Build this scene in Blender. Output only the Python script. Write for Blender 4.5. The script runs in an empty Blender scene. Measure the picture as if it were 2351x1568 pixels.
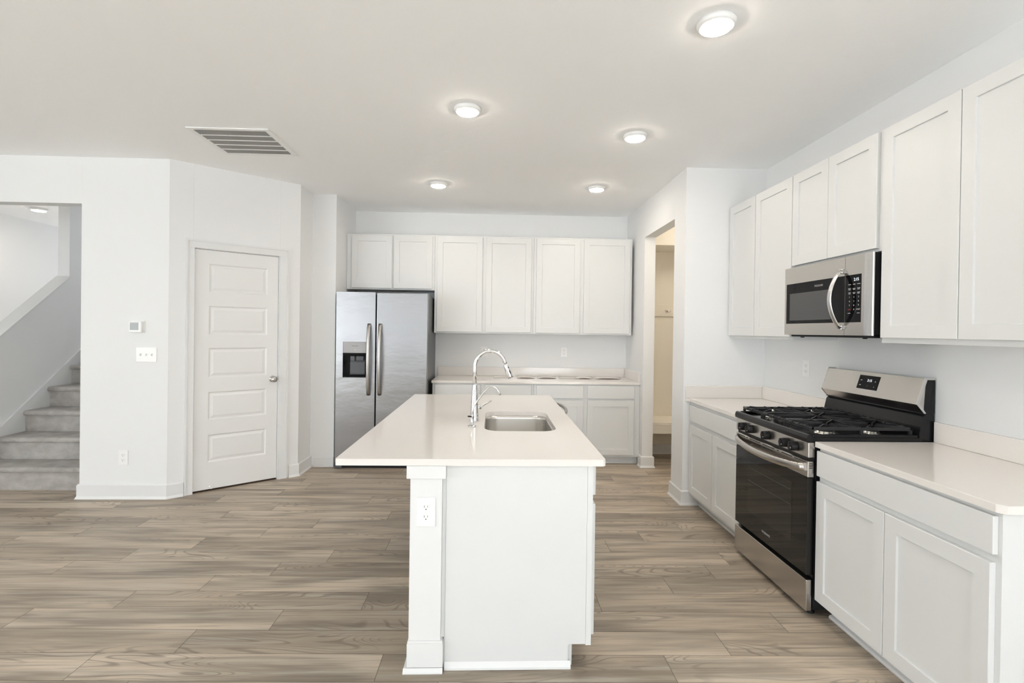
import bpy, bmesh, math, random
from mathutils import Vector, Matrix
random.seed(7)
S = bpy.context.scene
COL = S.collection
PI = math.pi
# ------------------------------------------------------------------ camera
cam_d = bpy.data.cameras.new('camera'); cam = bpy.data.objects.new('camera', cam_d); COL.objects.link(cam)
S.camera = cam
F = 1162.79; YAW = 0.03656; PITCH = -0.005767; ROLL = 0.013887; CY = 765.6; CAMH = 1.429
cam_d.sensor_fit = 'HORIZONTAL'; cam_d.sensor_width = 36; cam_d.lens = F/2351*36
cam_d.shift_y = -(784-CY)/2351; cam_d.clip_start = .05; cam_d.clip_end = 60
c, s = math.cos(YAW), math.sin(YAW); cp, sp = math.cos(PITCH), math.sin(PITCH)
R_ = Vector((c, -s, 0)); f0 = Vector((s, c, 0)); Z_ = Vector((0, 0, 1))
Fw = f0*cp + Z_*sp; Up = -f0*sp + Z_*cp
cr, sr = math.cos(ROLL), math.sin(ROLL)
rx = R_*cr + Up*sr; ry = -R_*sr + Up*cr
M = Matrix((rx, ry, -Fw)).transposed().to_4x4(); M.translation = (0, 0, CAMH)
cam.matrix_world = M
# ------------------------------------------------------------------ colour management, world, daylight
S.view_settings.view_transform = 'Standard'; S.view_settings.look = 'None'
S.view_settings.gamma = 1; S.view_settings.exposure = 0.2
try: S.view_settings.use_curve_mapping = False
except Exception: pass
w = bpy.data.worlds.new('world'); S.world = w; w.use_nodes = True
bg = w.node_tree.nodes['Background']; bg.inputs[0].default_value = (.80, .88, 1, 1); bg.inputs[1].default_value = 1.0

def area(name, loc, rot, sx, sy, power, col):
    l = bpy.data.lights.new(name, 'AREA'); l.shape = 'RECTANGLE'; l.size = sx; l.size_y = sy
    l.energy = power; l.color = col
    o = bpy.data.objects.new(name, l); COL.objects.link(o); o.location = loc; o.rotation_euler = rot
    return o
# daylight at the windows behind the camera (wall_rear) and on wall_left; an added, unseen sun falls through them onto the
# floor behind the camera, from where it bounces up to the ceiling
DAY = (.915, .96, 1.0)
area('daylight_rear_window', (-5.55, -3.72, 1.45), (PI/2, 0, 0), 1.8, 1.9, 46, DAY)
area('daylight_patio_door', (1.1, -3.72, 1.2), (PI/2, 0, 0), 2.1, 2.2, 78, DAY)
area('daylight_left_window', (-6.72, -1.7, 1.45), (PI/2, 0, -PI/2), 2.6, 1.7, 112, (.88, .945, 1.0))
area('stair_room_fill', (-5.4, 8.93, 1.4), (PI/2, 0, PI), 1.2, 2.0, 15, DAY)  # added lamp with no opening behind it, brightens the room beyond the stairs
def sun(strength):
    l = bpy.data.lights.new('sun', 'SUN'); l.energy = strength; l.angle = .03; l.color = (.78, .90, 1.0)
    o = bpy.data.objects.new('sun', l); COL.objects.link(o)
    o.rotation_euler = Vector((.30, .50, -.78)).to_track_quat('-Z', 'Y').to_euler()
sun(76)
CAN = 122
try:
    S.cycles.max_bounces = 16; S.cycles.diffuse_bounces = 10
except Exception: pass
# ------------------------------------------------------------------ materials
def mat(name, col, rough=.5, metal=0, bump=None, spec=None, coat=0, emit=None, aniso=0, var=None):
    m = bpy.data.materials.new(name); m.use_nodes = True
    nt = m.node_tree; b = nt.nodes['Principled BSDF']
    b.inputs['Base Color'].default_value = (*col, 1); b.inputs['Roughness'].default_value = rough
    b.inputs['Metallic'].default_value = metal
    if spec is not None: b.inputs['Specular IOR Level'].default_value = spec
    if coat: b.inputs['Coat Weight'].default_value = coat; b.inputs['Coat Roughness'].default_value = .04
    if emit: b.inputs['Emission Color'].default_value = (*emit[0], 1); b.inputs['Emission Strength'].default_value = emit[1]
    if aniso: b.inputs['Anisotropic'].default_value = aniso
    tc = nt.nodes.new('ShaderNodeTexCoord')
    if bump:
        sc, st, dist = bump[:3]
        n = nt.nodes.new('ShaderNodeTexNoise'); mp = nt.nodes.new('ShaderNodeMapping')
        mp.inputs['Scale'].default_value = sc if isinstance(sc, tuple) else (sc, sc, sc)
        n.inputs['Scale'].default_value = 1; n.inputs['Detail'].default_value = 4
        bp = nt.nodes.new('ShaderNodeBump'); bp.inputs['Strength'].default_value = st; bp.inputs['Distance'].default_value = dist
        nt.links.new(tc.outputs['Object'], mp.inputs[0]); nt.links.new(mp.outputs[0], n.inputs[0])
        nt.links.new(n.outputs[0], bp.inputs['Height']); nt.links.new(bp.outputs[0], b.inputs['Normal'])
    if var:
        sc, col2 = var
        n = nt.nodes.new('ShaderNodeTexNoise'); mp = nt.nodes.new('ShaderNodeMapping')
        mp.inputs['Scale'].default_value = sc if isinstance(sc, tuple) else (sc, sc, sc)
        n.inputs['Scale'].default_value = 1; n.inputs['Detail'].default_value = 5
        mx = nt.nodes.new('ShaderNodeMix'); mx.data_type = 'RGBA'
        mx.inputs[6].default_value = (*col, 1); mx.inputs[7].default_value = (*col2, 1)
        r = nt.nodes.new('ShaderNodeMapRange'); r.inputs[1].default_value = .35; r.inputs[2].default_value = .65
        nt.links.new(tc.outputs['Object'], mp.inputs[0]); nt.links.new(mp.outputs[0], n.inputs[0])
        nt.links.new(n.outputs[0], r.inputs[0]); nt.links.new(r.outputs[0], mx.inputs[0]); nt.links.new(mx.outputs[2], b.inputs['Base Color'])
    return m
M_WALL = mat('wall_paint', (.80, .806, .808), .75, bump=(60, .08, .002))
M_CEIL = mat('ceiling_paint', (.95, .955, .96), .85, bump=(14, .35, .006))
M_HALLWALL = mat('hall_paint', (.80, .76, .68), .75)
M_TRIM = mat('trim_paint', (.76, .765, .765), .4)
M_DOOR = mat('door_paint', (.785, .785, .78), .4)
M_CAB = mat('cabinet_paint', (.71, .718, .715), .38)
M_QUARTZ = mat('quartz', (.785, .75, .715), .09, var=(260, (.80, .768, .735)))
M_FRIDGE = mat('fridge_steel', (.375, .38, .395), .27, 1, bump=((2.2, 2.2, 4.5), .22, .02), aniso=.5)
M_STEEL = mat('range_steel', (.56, .535, .505), .26, 1, bump=((3, 400, 400), .03, .001))
M_STEELV = mat('bright_steel', (.66, .655, .65), .27, 1)
M_HANDLE = mat('handle_steel', (.45, .43, .41), .3, 1)
M_SINK = mat('sink_steel', (.74, .72, .69), .27, 1, bump=((60, 60, 2), .10, .001))
M_CHROME = mat('chrome', (.80, .80, .81), .05, 1)
M_NICKEL = mat('satin_nickel', (.62, .60, .58), .22, 1)
M_BLACKG = mat('black_gloss', (.006, .006, .007), .05, spec=.12)
M_GLASS = mat('oven_glass', (.012, .012, .011), .03, spec=.36)
M_WINDOW = mat('oven_window', (.022, .022, .019), .04, spec=.4)
M_MESH = mat('microwave_mesh', (.075, .075, .077), .12, spec=.3)
M_BLACK = mat('black_enamel', (.010, .010, .011), .16, spec=.3)
M_BLACKM = mat('black_matte', (.010, .010, .011), .4, spec=.3)
M_IRON = mat('cast_iron', (.022, .022, .024), .42, bump=(300, .1, .001), spec=.3)
M_DGREY = mat('dark_grey_side', (.085, .09, .10), .35)
M_GREYP = mat('grey_plastic', (.42, .42, .43), .35)
M_ALU = mat('burner_aluminium', (.80, .79, .76), .25, 1)
M_WPLAST = mat('white_plastic', (.86, .86, .85), .3)
M_LCD = mat('lcd_grey', (.34,.36,.355), .3)
M_SLOT = mat('slot_dark', (.10, .10, .10), .6)
M_LENS = mat('lamp_lens', (1, 1, 1), .5, emit=((1, .90, .785), CAN))
M_DISP = mat('display_light', (.8, .85, .9), .5, emit=((.85, .93, 1), 1.0))
M_INK = mat('printed_grey', (.5, .5, .5), .5)
M_INKD = mat('printed_dark', (.12, .12, .12), .5)
M_RED = mat('red_mark', (.6, .05, .05), .5)
M_PAPER = mat('paper_white', (.84, .80, .76), .6)
M_BROWN = mat('dark_brown', (.035, .024, .018), .6)
M_PBROWN = mat('paper_brown', (.16, .10, .075), .6)
M_CARPET = mat('carpet', (.56, .535, .51), .95, bump=(170, .9, .01), var=((9, 9, 14), (.42, .40, .38)))
M_LOUV = mat('louver_grey', (.40, .40, .395), .5)
M_VOID = mat('duct_dark', (.05, .05, .05), .8)
M_BASE = mat('floor_gap', (.10, .085, .07), .8)
M_GAPTINT = mat('pantry_floor_gap', (.12, .07, .04), .6)  # brown that paints the warm light under the pantry door

def floor_material():
    m = bpy.data.materials.new('vinyl_planks'); m.use_nodes = True; nt = m.node_tree; b = nt.nodes['Principled BSDF']
    N = nt.nodes.new; L = nt.links.new
    at = N('ShaderNodeAttribute'); at.attribute_name = 'tone'
    tc = N('ShaderNodeTexCoord')
    off = N('ShaderNodeVectorMath'); off.operation = 'MULTIPLY_ADD'
    L(at.outputs['Color'], off.inputs[0]); off.inputs[1].default_value = (37, 53, 11); L(tc.outputs['Object'], off.inputs[2])
    def noise(scale, det, rough=.5, dist=0):
        mp = N('ShaderNodeMapping'); mp.inputs['Scale'].default_value = scale; L(off.outputs[0], mp.inputs[0])
        n = N('ShaderNodeTexNoise'); n.inputs['Scale'].default_value = 1; n.inputs['Detail'].default_value = det
        n.inputs['Roughness'].default_value = rough; n.inputs['Distortion'].default_value = dist
        L(mp.outputs[0], n.inputs[0]); return n
    def ramp(src, a, bb):
        r = N('ShaderNodeMapRange'); r.inputs[1].default_value = a; r.inputs[2].default_value = bb; L(src, r.inputs[0]); return r.outputs[0]
    def mix(f, a, b2):
        x = N('ShaderNodeMix'); x.data_type = 'RGBA'; L(f, x.inputs[0])
        for i, v in ((6, a), (7, b2)):
            if isinstance(v, tuple): x.inputs[i].default_value = (*v, 1)
            else: L(v, x.inputs[i])
        return x.outputs[2]
    def mul(f, k):
        x = N('ShaderNodeMath'); x.operation = 'MULTIPLY'; L(f, x.inputs[0]); x.inputs[1].default_value = k; return x.outputs[0]
    sep = N('ShaderNodeSeparateColor'); L(at.outputs['Color'], sep.inputs[0])
    base = mix(sep.outputs[0], (.59, .50, .395), (.385, .318, .245))
    broad = noise((1.1, 9, 1), 3, .5, .6)
    c1 = mix(mul(ramp(broad.outputs[0], .42, .66), .8), base, (.20, .168, .133))
    fine = noise((2.2, 75, 1), 6, .6, .3)
    c2 = mix(mul(ramp(fine.outputs[0], .46, .72), .62), c1, (.19, .158, .128))
    pale = noise((1.5, 30, 1), 3, .5, .2)
    c3 = mix(mul(ramp(pale.outputs[0], .52, .75), .5), c2, (.56, .52, .455))
    # cathedral figure: contour lines of a smooth noise
    fig = noise((1.3, 6.5, 1), 0, .3, .9)
    sn = N('ShaderNodeMath'); sn.operation = 'MULTIPLY'; L(fig.outputs[0], sn.inputs[0]); sn.inputs[1].default_value = 95
    s2 = N('ShaderNodeMath'); s2.operation = 'SINE'; L(sn.outputs[0], s2.inputs[0])
    msk = noise((1.0, 5, 1), 1, .4, 0)
    mm = N('ShaderNodeMath'); mm.operation = 'MULTIPLY'; L(ramp(s2.outputs[0], .55, 1.0), mm.inputs[0]); L(ramp(msk.outputs[0], .50, .62), mm.inputs[1])
    c4 = mix(mul(mm.outputs[0], .55), c3, (.15, .12, .095))
    L(c4, b.inputs['Base Color'])
    b.inputs['Roughness'].default_value = .42; b.inputs['Specular IOR Level'].default_value = .35
    bp = N('ShaderNodeBump'); bp.inputs['Strength'].default_value = .12; bp.inputs['Distance'].default_value = .002
    L(fine.outputs[0], bp.inputs['Height']); L(bp.outputs[0], b.inputs['Normal'])
    return m
M_FLOOR = floor_material()
# ------------------------------------------------------------------ mesh helpers
class MB:
    def __init__(s): s.b = bmesh.new(); s.mats = []; s.cur = 0
    def m(s, mt):
        if mt not in s.mats: s.mats.append(mt)
        s.cur = s.mats.index(mt); return s
    def face(s, pts):
        f = s.b.faces.new([s.b.verts.new(p) for p in pts]); f.material_index = s.cur; return f
    def box(s, x0, x1, y0, y1, z0, z1, bev=0, seg=2):
        if x0 > x1: x0, x1 = x1, x0
        if y0 > y1: y0, y1 = y1, y0
        if z0 > z1: z0, z1 = z1, z0
        v = [s.b.verts.new(p) for p in ((x0,y0,z0),(x1,y0,z0),(x1,y1,z0),(x0,y1,z0),(x0,y0,z1),(x1,y0,z1),(x1,y1,z1),(x0,y1,z1))]
        fs = [s.b.faces.new([v[i] for i in q]) for q in ((0,3,2,1),(4,5,6,7),(0,1,5,4),(1,2,6,5),(2,3,7,6),(3,0,4,7))]
        for f in fs: f.material_index = s.cur
        if bev:
            es = list({e for f in fs for e in f.edges})
            r = bmesh.ops.bevel(s.b, geom=es, offset=bev, segments=seg, affect='EDGES', profile=.5)
            for f in r['faces']: f.material_index = s.cur
        return s
    def prism(s, poly, a0, a1, axis='z', bev=0):
        """poly: 2D points; extruded along axis from a0 to a1. axis z: (x,y); x: (y,z); y: (x,z)"""
        def P(p, a):
            return {'z': (p[0], p[1], a), 'x': (a, p[0], p[1]), 'y': (p[0], a, p[1])}[axis]
        A = [s.b.verts.new(P(p, a0)) for p in poly]; B = [s.b.verts.new(P(p, a1)) for p in poly]
        n = len(poly); fs = [s.b.faces.new(A[::-1]), s.b.faces.new(B)]
        for i in range(n): fs.append(s.b.faces.new((A[i], A[(i+1) % n], B[(i+1) % n], B[i])))
        for f in fs: f.material_index = s.cur
        bmesh.ops.recalc_face_normals(s.b, faces=fs)
        if bev:
            es = list({e for f in fs for e in f.edges})
            r = bmesh.ops.bevel(s.b, geom=es, offset=bev, segments=2, affect='EDGES', profile=.5)
            for f in r['faces']: f.material_index = s.cur
        return s
    def lathe(s, prof, center=(0,0,0), axis='z', n=32, smooth=True):
        """prof: (r, h) pairs"""
        rings = []
        for r, h in prof:
            ring = []
            for i in range(n):
                a = 2*PI*i/n; u, v = r*math.cos(a), r*math.sin(a)
                p = {'z': (u, v, h), 'y': (u, h, v), 'x': (h, u, v)}[axis]
                ring.append(s.b.verts.new((p[0]+center[0], p[1]+center[1], p[2]+center[2])))
            rings.append(ring)
        fs = []
        for a, b in zip(rings, rings[1:]):
            for i in range(n):
                f = s.b.faces.new((a[i], a[(i+1) % n], b[(i+1) % n], b[i])); f.smooth = smooth; fs.append(f)
        fs.append(s.b.faces.new(rings[0][::-1])); fs.append(s.b.faces.new(rings[-1]))
        for f in fs: f.material_index = s.cur
        bmesh.ops.recalc_face_normals(s.b, faces=fs)
        return s
    def tube(s, pts, r, n=16, rs=None, flat=None):
        """round bar along pts; rs radius per point; flat=(a,b) scale of section axes"""
        pts = [Vector(p) for p in pts]; rings = []; up = None
        for i, p in enumerate(pts):
            t = (pts[min(i+1, len(pts)-1)]-pts[max(i-1, 0)]).normalized()
            if up is None:
                up = Vector((0, 1, 0)) if abs(t.y) < .9 else Vector((0, 0, 1))
            up = (up - t*up.dot(t)).normalized(); sd = t.cross(up)
            rr = rs[i] if rs else r; fa, fb = flat or (1, 1)
            rings.append([s.b.verts.new(p+(up*math.cos(2*PI*k/n)*fa+sd*math.sin(2*PI*k/n)*fb)*rr) for k in range(n)])
        fs = []
        for a, b in zip(rings, rings[1:]):
            for i in range(n):
                f = s.b.faces.new((a[i], a[(i+1) % n], b[(i+1) % n], b[i])); f.smooth = True; fs.append(f)
        fs.append(s.b.faces.new(rings[0][::-1])); fs.append(s.b.faces.new(rings[-1]))
        for f in fs: f.material_index = s.cur
        bmesh.ops.recalc_face_normals(s.b, faces=fs)
        return s
    def text(s, body, x, z, size, y=0, align='CENTER'):
        """flat lettering facing -y, centred on (x, z)"""
        cu = bpy.data.curves.new('lettering', 'FONT'); cu.body = body; cu.size = size; cu.align_x = align; cu.align_y = 'CENTER'; cu.extrude = 0
        o = bpy.data.objects.new('lettering', cu); COL.objects.link(o)
        dg = bpy.context.evaluated_depsgraph_get(); me = bpy.data.meshes.new_from_object(o.evaluated_get(dg))
        n0 = len(s.b.verts); s.b.verts.ensure_lookup_table()
        vs = [s.b.verts.new((v.co.x+x, y, v.co.y+z)) for v in me.vertices]
        for p in me.polygons:
            try: f = s.b.faces.new([vs[i] for i in p.vertices]); f.material_index = s.cur
            except Exception: pass
        bpy.data.objects.remove(o); bpy.data.meshes.remove(me); bpy.data.curves.remove(cu)
        return s
    def done(s, name, parent=None, loc=None, rot=None, smooth_all=False, recalc=False):
        if recalc: bmesh.ops.recalc_face_normals(s.b, faces=s.b.faces[:])
        me = bpy.data.meshes.new(name); s.b.to_mesh(me); s.b.free()
        for mt in s.mats: me.materials.append(mt)
        if smooth_all:
            for p in me.polygons: p.use_smooth = True
        o = bpy.data.objects.new(name, me); COL.objects.link(o)
        if parent: o.parent = parent
        if loc: o.location = loc
        if rot: o.rotation_euler = rot
        return o
def mb(mt): return MB().m(mt)
def tag(o, label=None, cat=None, group=None, kind=None):
    if label: o['label'] = label
    if cat: o['category'] = cat
    if group: o['group'] = group
    if kind: o['kind'] = kind
    return o
def thing(name, label, cat, loc=(0,0,0), rz=0, group=None):
    o = bpy.data.objects.new(name, None); COL.objects.link(o); o.location = loc; o.rotation_euler = (0, 0, rz)
    o.empty_display_size = .05
    return tag(o, label, cat, group)
def struct(b, name, label=None, **k):
    o = b.done(name, **k); o['kind'] = 'structure'
    if label: o['label'] = label
    return o
BACK, RIGHT, LEFTF = 0.0, -PI/2, PI/2     # rz of a front that faces -y, -x, +x
# ------------------------------------------------------------------ measured places (metres)
ZC = 2.803; CT = .891; YB = 6.009; XD = 1.586; YP = 4.156; XR = 2.263; XBL = -1.630
YL = 4.282; XK = -2.683; XO = -3.384; ZO = 2.4215; XL2 = -1.870; YC = 5.28; YE = 4.953
XSTAIR = -4.49; T = .115
# ------------------------------------------------------------------ floor: every plank laid where the photo shows its joints
def build_floor():
    b = MB(); b.m(M_FLOOR); lay = b.b.loops.layers.float_color.new('tone')
    W = .1746; y0 = 2.050; sl = -.022; Lp = 1.24; g = .0011
    known = {0: [.772, -.464, -1.708], 1: [1.075, -.165, -1.376], 2: [1.434, .194, -1.041, -2.288], 3: [.573, -.653, -1.90],
             4: [1.006, -.30, -1.574], 5: [1.314, .07, -1.268, -2.51], 6: [.24, -1.002, -2.25], 7: [.78, -.678, -1.921, -3.162],
             8: [1.049, -.34, -1.574, -2.814], 9: [1.38, -.035, -1.275]}
    rnd = random.Random(21)
    tones = {(0, -.464): .95, (0, .772): .05, (0, -1.708): .05, (1, -1.376): .95, (2, -1.041): .9, (2, -2.288): .1, (3, -.653): .9, (3, -1.90): .75, (4, -1.574): .1,
             (5, -1.268): .8, (6, -1.002): .85, (6, -2.25): .2, (7, -1.921): .85, (7, -3.162): .1, (8, -1.574): .1, (9, -1.275): .2, (1, 1.075): .6, (4, 1.006): .6, (3, .573): .7}
    for r in range(-34, 41):
        js = list(known.get(r, []))
        if not js: js = [rnd.uniform(-1.2, 1.2)]
        js.sort()
        while js[-1] < 6: js.append(js[-1]+Lp)
        while js[0] > -9: js.insert(0, js[0]-Lp)
        for a, c_ in zip(js, js[1:]):
            ya, yb = y0+W*r+g, y0+W*(r+1)-g
            pts = [(a+g, ya), (c_-g, ya), (c_-g, yb), (a+g, yb)]
            pts = [(x, y+sl*x, 0) for x, y in pts]
            if any(y > 9 or y < -3.75 or x > 3.3 or x < -6.75 for x, y, _ in [(sum(p[0] for p in pts)/4, sum(p[1] for p in pts)/4, 0)]): continue
            f = b.face(pts)
            t = tones.get((r, round(a, 3)), rnd.random()**1.2)
            col = (t, rnd.random(), rnd.random(), 1)
            for lp in f.loops: lp[lay] = col
    b.m(M_BASE).box(-6.9, 3.4, -3.9, 9.1, -.06, -.0015)
    return struct(b, 'floor', 'floor of grey-brown wood-look vinyl planks laid across the room')
build_floor()
# ------------------------------------------------------------------ room shell
struct(mb(M_CEIL).box(-6.9, 3.4, -3.9, 9.1, ZC, ZC+.1), 'ceiling', 'flat ceiling with fine knockdown texture')
struct(mb(M_WALL).box(XBL, XD+T, YB, YB+T, 0, ZC), 'wall_back')
struct(mb(M_WALL).box(XR, XR+T, -3.6, YP, 0, ZC), 'wall_right')
struct(mb(M_WALL).prism([(XD, YP), (3.1, YP), (3.1, YP+T), (XD+T, YP+T), (XD+T, 4.42), (XD, 4.42)], 0, ZC), 'wall_doorway_side')
struct(mb(M_WALL).box(XD, XD+T, 5.301, YB-.001, 0, ZC), 'wall_doorway_far')
struct(mb(M_WALL).box(XD, XD+T, 4.4205, 5.3005, 2.434, ZC), 'wall_doorway_header')
struct(mb(M_WALL).prism([(XL2, YE), (XL2, YC), (XBL, YC), (XBL, YB+T), (XBL-T, YB+T), (XBL-T, YC+T), (XL2-T, YC+T), (XL2-T, YE+.004)], 0, ZC), 'wall_fridge_side')
nx, ny = .77106, .63676                     # along the angled pantry wall
A0 = Vector((XK, YL)); tv = Vector((nx, ny)); nv = Vector((-ny, nx))
def ang(s_, d=0): return tuple(A0+tv*s_+nv*d)
SL = (XL2-XK)/nx
struct(mb(M_WALL).prism([ang(0), ang(.172), ang(.172, T), ang(-.03, T)], 0, ZC), 'wall_pantry_left')
struct(mb(M_WALL).prism([ang(.872), ang(SL-.001), ang(SL-.085, T), ang(.872, T)], 0, ZC), 'wall_pantry_right')
struct(mb(M_WALL).prism([ang(.1725), ang(.8715), ang(.8715, T), ang(.1725, T)], 2.10, ZC), 'wall_pantry_header')
struct(mb(M_WALL).prism([(XO, YL), (XK-.0005, YL), (XK-.05, YL+T), (XO+.11, YL+T), (XO+.11, 9), (XO, 9)], 0, ZC), 'wall_left')
struct(mb(M_WALL).box(-6.2, XO-.0005, YL, YL+T, ZO, ZC), 'wall_stair_header')
struct(mb(M_WALL).box(-6.8, -6.17, YL, YL+T, 0, ZC), 'wall_left_end')
struct(mb(M_WALL).box(-6.28, -6.17, YL+T+.001, 9, 0, ZC), 'wall_stair_room')
struct(mb(M_WALL).box(-6.9, 3.2, 9.001, 9.1, 0, ZC), 'wall_far')
struct(mb(M_WALL).box(-1.775, XBL-T-.001, 6.13, 6.13+T, 0, ZC), 'wall_pantry_back')
# back hall seen through the doorway: hall walls and built-in bench
struct(mb(M_HALLWALL).box(XD+T+.001, 3.1, 5.90, 6.0, 0, ZC), 'wall_hall_back')
struct(mb(M_HALLWALL).box(3.1, 3.2, YP, 5.90, 0, ZC), 'wall_hall_right')
# rear of the room (behind the camera) with a window and a patio door, left side with a window
def wall_openings(name, axis, at, lo, hi, holes):
    b = mb(M_WALL)
    def bx(a0, a1, z0, z1):
        if a1-a0 < .001: return
        if axis == 'y': b.box(a0, a1, at-T, at, z0, z1)
        else: b.box(at-T, at, a0, a1, z0, z1)
    p = lo
    for h in holes:
        bx(p, h[0], 0, ZC); bx(h[0], h[1], 0, h[2]); bx(h[0], h[1], h[3], ZC); p = h[1]
    bx(p, hi, 0, ZC)
    return struct(b, name)
wall_openings('wall_rear', 'y', -3.6, -6.6, XR, [(-6.45, -4.65, .5, 2.4), (.05, 2.15, .08, 2.3)])
wall_openings('wall_window_side', 'x', -6.6, -3.6, YL, [(-3.0, -.4, .6, 2.3)])
def window(name, axis, at, a0, a1, z0, z1, n):
    b = mb(M_TRIM); t = .05
    def bx(p0, p1, q0, q1):
        if axis == 'y': b.box(p0, p1, at-.06, at-.01, q0, q1)
        else: b.box(at-.06, at-.01, p0, p1, q0, q1)
    bx(a0, a1, z0, z0+t); bx(a0, a1, z1-t, z1)
    for i in range(n+1):
        x = a0+(a1-a0-t)*i/n; bx(x, x+t, z0+t, z1-t)
    return struct(b, name)
window('window_1', 'y', -3.6, -6.45, -4.65, .5, 2.4, 2)
window('window_2', 'y', -3.6, .05, 2.15, .08, 2.3, 2)
window('window_3', 'x', -6.6, -3.0, -.4, .6, 2.3, 2)
# ------------------------------------------------------------------ baseboards
def offset(path, d):
    out = []
    for i, p in enumerate(path):
        p = Vector(p); ns = []
        if i > 0: t = (p-Vector(path[i-1])).normalized(); ns.append(Vector((t.y, -t.x)))
        if i < len(path)-1: t = (Vector(path[i+1])-p).normalized(); ns.append(Vector((t.y, -t.x)))
        n = sum(ns, Vector((0, 0)))
        n.normalize(); k = d/max(.3, n.dot(ns[0])); out.append(p+n*k)
    return out
def baseboard(name, path, h=.118, t=.014, shoe=.024):
    """path walked with the room on its right hand"""
    prof = [(0.0005, 0.0), (shoe, 0.0), (shoe-.004, .010), (t+.001, .019), (t, .022), (t, h-.008), (t-.006, h), (0.0005, h)]
    b = mb(M_TRIM); rows = [[(q.x, q.y, z) for q in offset(path, d)] for d, z in prof]
    n = len(path); V = [[b.b.verts.new(p) for p in r] for r in rows]
    fs = []
    for i in range(len(prof)):
        j = (i+1) % len(prof)
        for k in range(n-1): fs.append(b.b.faces.new((V[i][k], V[i][k+1], V[j][k+1], V[j][k])))
    fs.append(b.b.faces.new([V[i][0] for i in range(len(prof))])); fs.append(b.b.faces.new([V[i][-1] for i in range(len(prof))][::-1]))
    bmesh.ops.recalc_face_normals(b.b, faces=fs)
    return struct(b, name)
baseboard('baseboard_left', [(XO, 4.392), (XO, YL), (XK, YL), ang(.115)])
baseboard('baseboard_pantry', [ang(.965), (XL2, YE), (XL2, YC-.001)])
baseboard('baseboard_fridge_wall', [(XL2+.03, YC), (XBL, YC)], h=.10, t=.006, shoe=.010)
baseboard('baseboard_doorway_far', [(XD, 5.40), (XD, 5.301), (XD+T, 5.301), (XD+T, 5.33)][::-1][::-1])
baseboard('baseboard_doorway_near', [(XD+T, 4.42), (XD, 4.42), (XD, YP), (1.715, YP)])
baseboard('baseboard_window_wall', [(-6.17, YL), (-6.6, YL)][::-1])
# ------------------------------------------------------------------ panelled slabs (doors): front faces -y at y=0, x 0..w, z 0..h
def slab(b, w, h, t, panels, rings, e=.002):
    """panels: (x0,x1,z0,z1) in one column; rings: [(inset, depth)...] ends as the flat field"""
    x0, x1 = (panels[0][0], panels[0][1]) if panels else (0, w)
    def q(a0, a1, c0, c1, y=0): b.face([(a0, y, c0), (a1, y, c0), (a1, y, c1), (a0, y, c1)])
    if not panels: b.box(0, w, 0, t, 0, h, e); return b
    q(e, x0, e, h-e); q(x1, w-e, e, h-e)
    z = e
    for p in sorted(panels, key=lambda p: p[2]):
        q(x0, x1, z, p[2]); z = p[3]
        R = [(0, 0)]+rings
        for (i0, d0), (i1, d1) in zip(R, R[1:]):
            o = [(p[0]+i0, d0, p[2]+i0), (p[1]-i0, d0, p[2]+i0), (p[1]-i0, d0, p[3]-i0), (p[0]+i0, d0, p[3]-i0)]
            n = [(p[0]+i1, d1, p[2]+i1), (p[1]-i1, d1, p[2]+i1), (p[1]-i1, d1, p[3]-i1), (p[0]+i1, d1, p[3]-i1)]
            for k in range(4): b.face([o[k], o[(k+1) % 4], n[(k+1) % 4], n[k]])
        i, d = rings[-1]; q(p[0]+i, p[1]-i, p[2]+i, p[3]-i, d)
    q(x0, x1, z, h-e)
    # rounded edge, sides and back
    a = [(e, 0, e), (w-e, 0, e), (w-e, 0, h-e), (e, 0, h-e)]; c_ = [(0, e, 0), (w, e, 0), (w, e, h), (0, e, h)]; d_ = [(0, t, 0), (w, t, 0), (w, t, h), (0, t, h)]
    for k in range(4):
        j = (k+1) % 4; b.face([c_[k], c_[j], a[j], a[k]]); b.face([d_[k], d_[j], c_[j], c_[k]])
    b.face(d_[::-1])
    return b
SH = [(.0005, .0005), (.0015, .009)]          # shaker recess
def shaker(name, parent, x0, x1, z0, z1, y=-.02, stile=.062):
    b = mb(M_CAB); w, h = x1-x0, z1-z0
    slab(b, w, h, .0195, [(stile, w-stile, stile, h-stile)], SH)
    return b.done(name, parent, (x0, y, z0))
def drawer_front(name, parent, x0, x1, z0, z1, y=-.02):
    return mb(M_CAB).box(0, x1-x0, 0, .0195, 0, z1-z0, .002).done(name, parent, (x0, y, z0))
def cabinet(name, label, loc, rz, w, depth, z0, z1, doors, drawers=(), toe=True, group=None, hollow=False, shoe=True, cat='cabinet', zt=.10):
    """local frame: x along the run, front at y=0 facing -y; z is world height"""
    t = thing(name, label, cat, loc, rz, group or ('white shaker base cabinets' if toe else 'white shaker wall cabinets'))
    b = mb(M_CAB); zb = zt if toe else z0
    if hollow:
        b.box(0, w, 0, .019, zb, z1).box(0, .016, .0195, depth, zb, z1).box(w-.016, w, .0195, depth, zb, z1).box(.0165, w-.0165, depth-.012, depth, zb, z1).box(.0165, w-.0165, .0195, depth-.0125, zb, zb+.016)
    else: b.box(0, w, 0, depth, zb, z1, .0008, 1)
    b.done('carcass', t)
    if toe:
        k = mb(M_CAB).box(0, w, .075, .094, .001, zb-.001)
        k.done('toe_kick', t)
        if shoe:
            mb(M_TRIM).prism([(.0745, .001), (.060, .001), (.058, .008), (.062, .016), (.0745, .020)], 0, w, 'x').done('shoe_moulding', t)
    for d in doors: shaker('door', t, *d)
    for d in drawers: drawer_front('drawer', t, *d)
    return t
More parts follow.
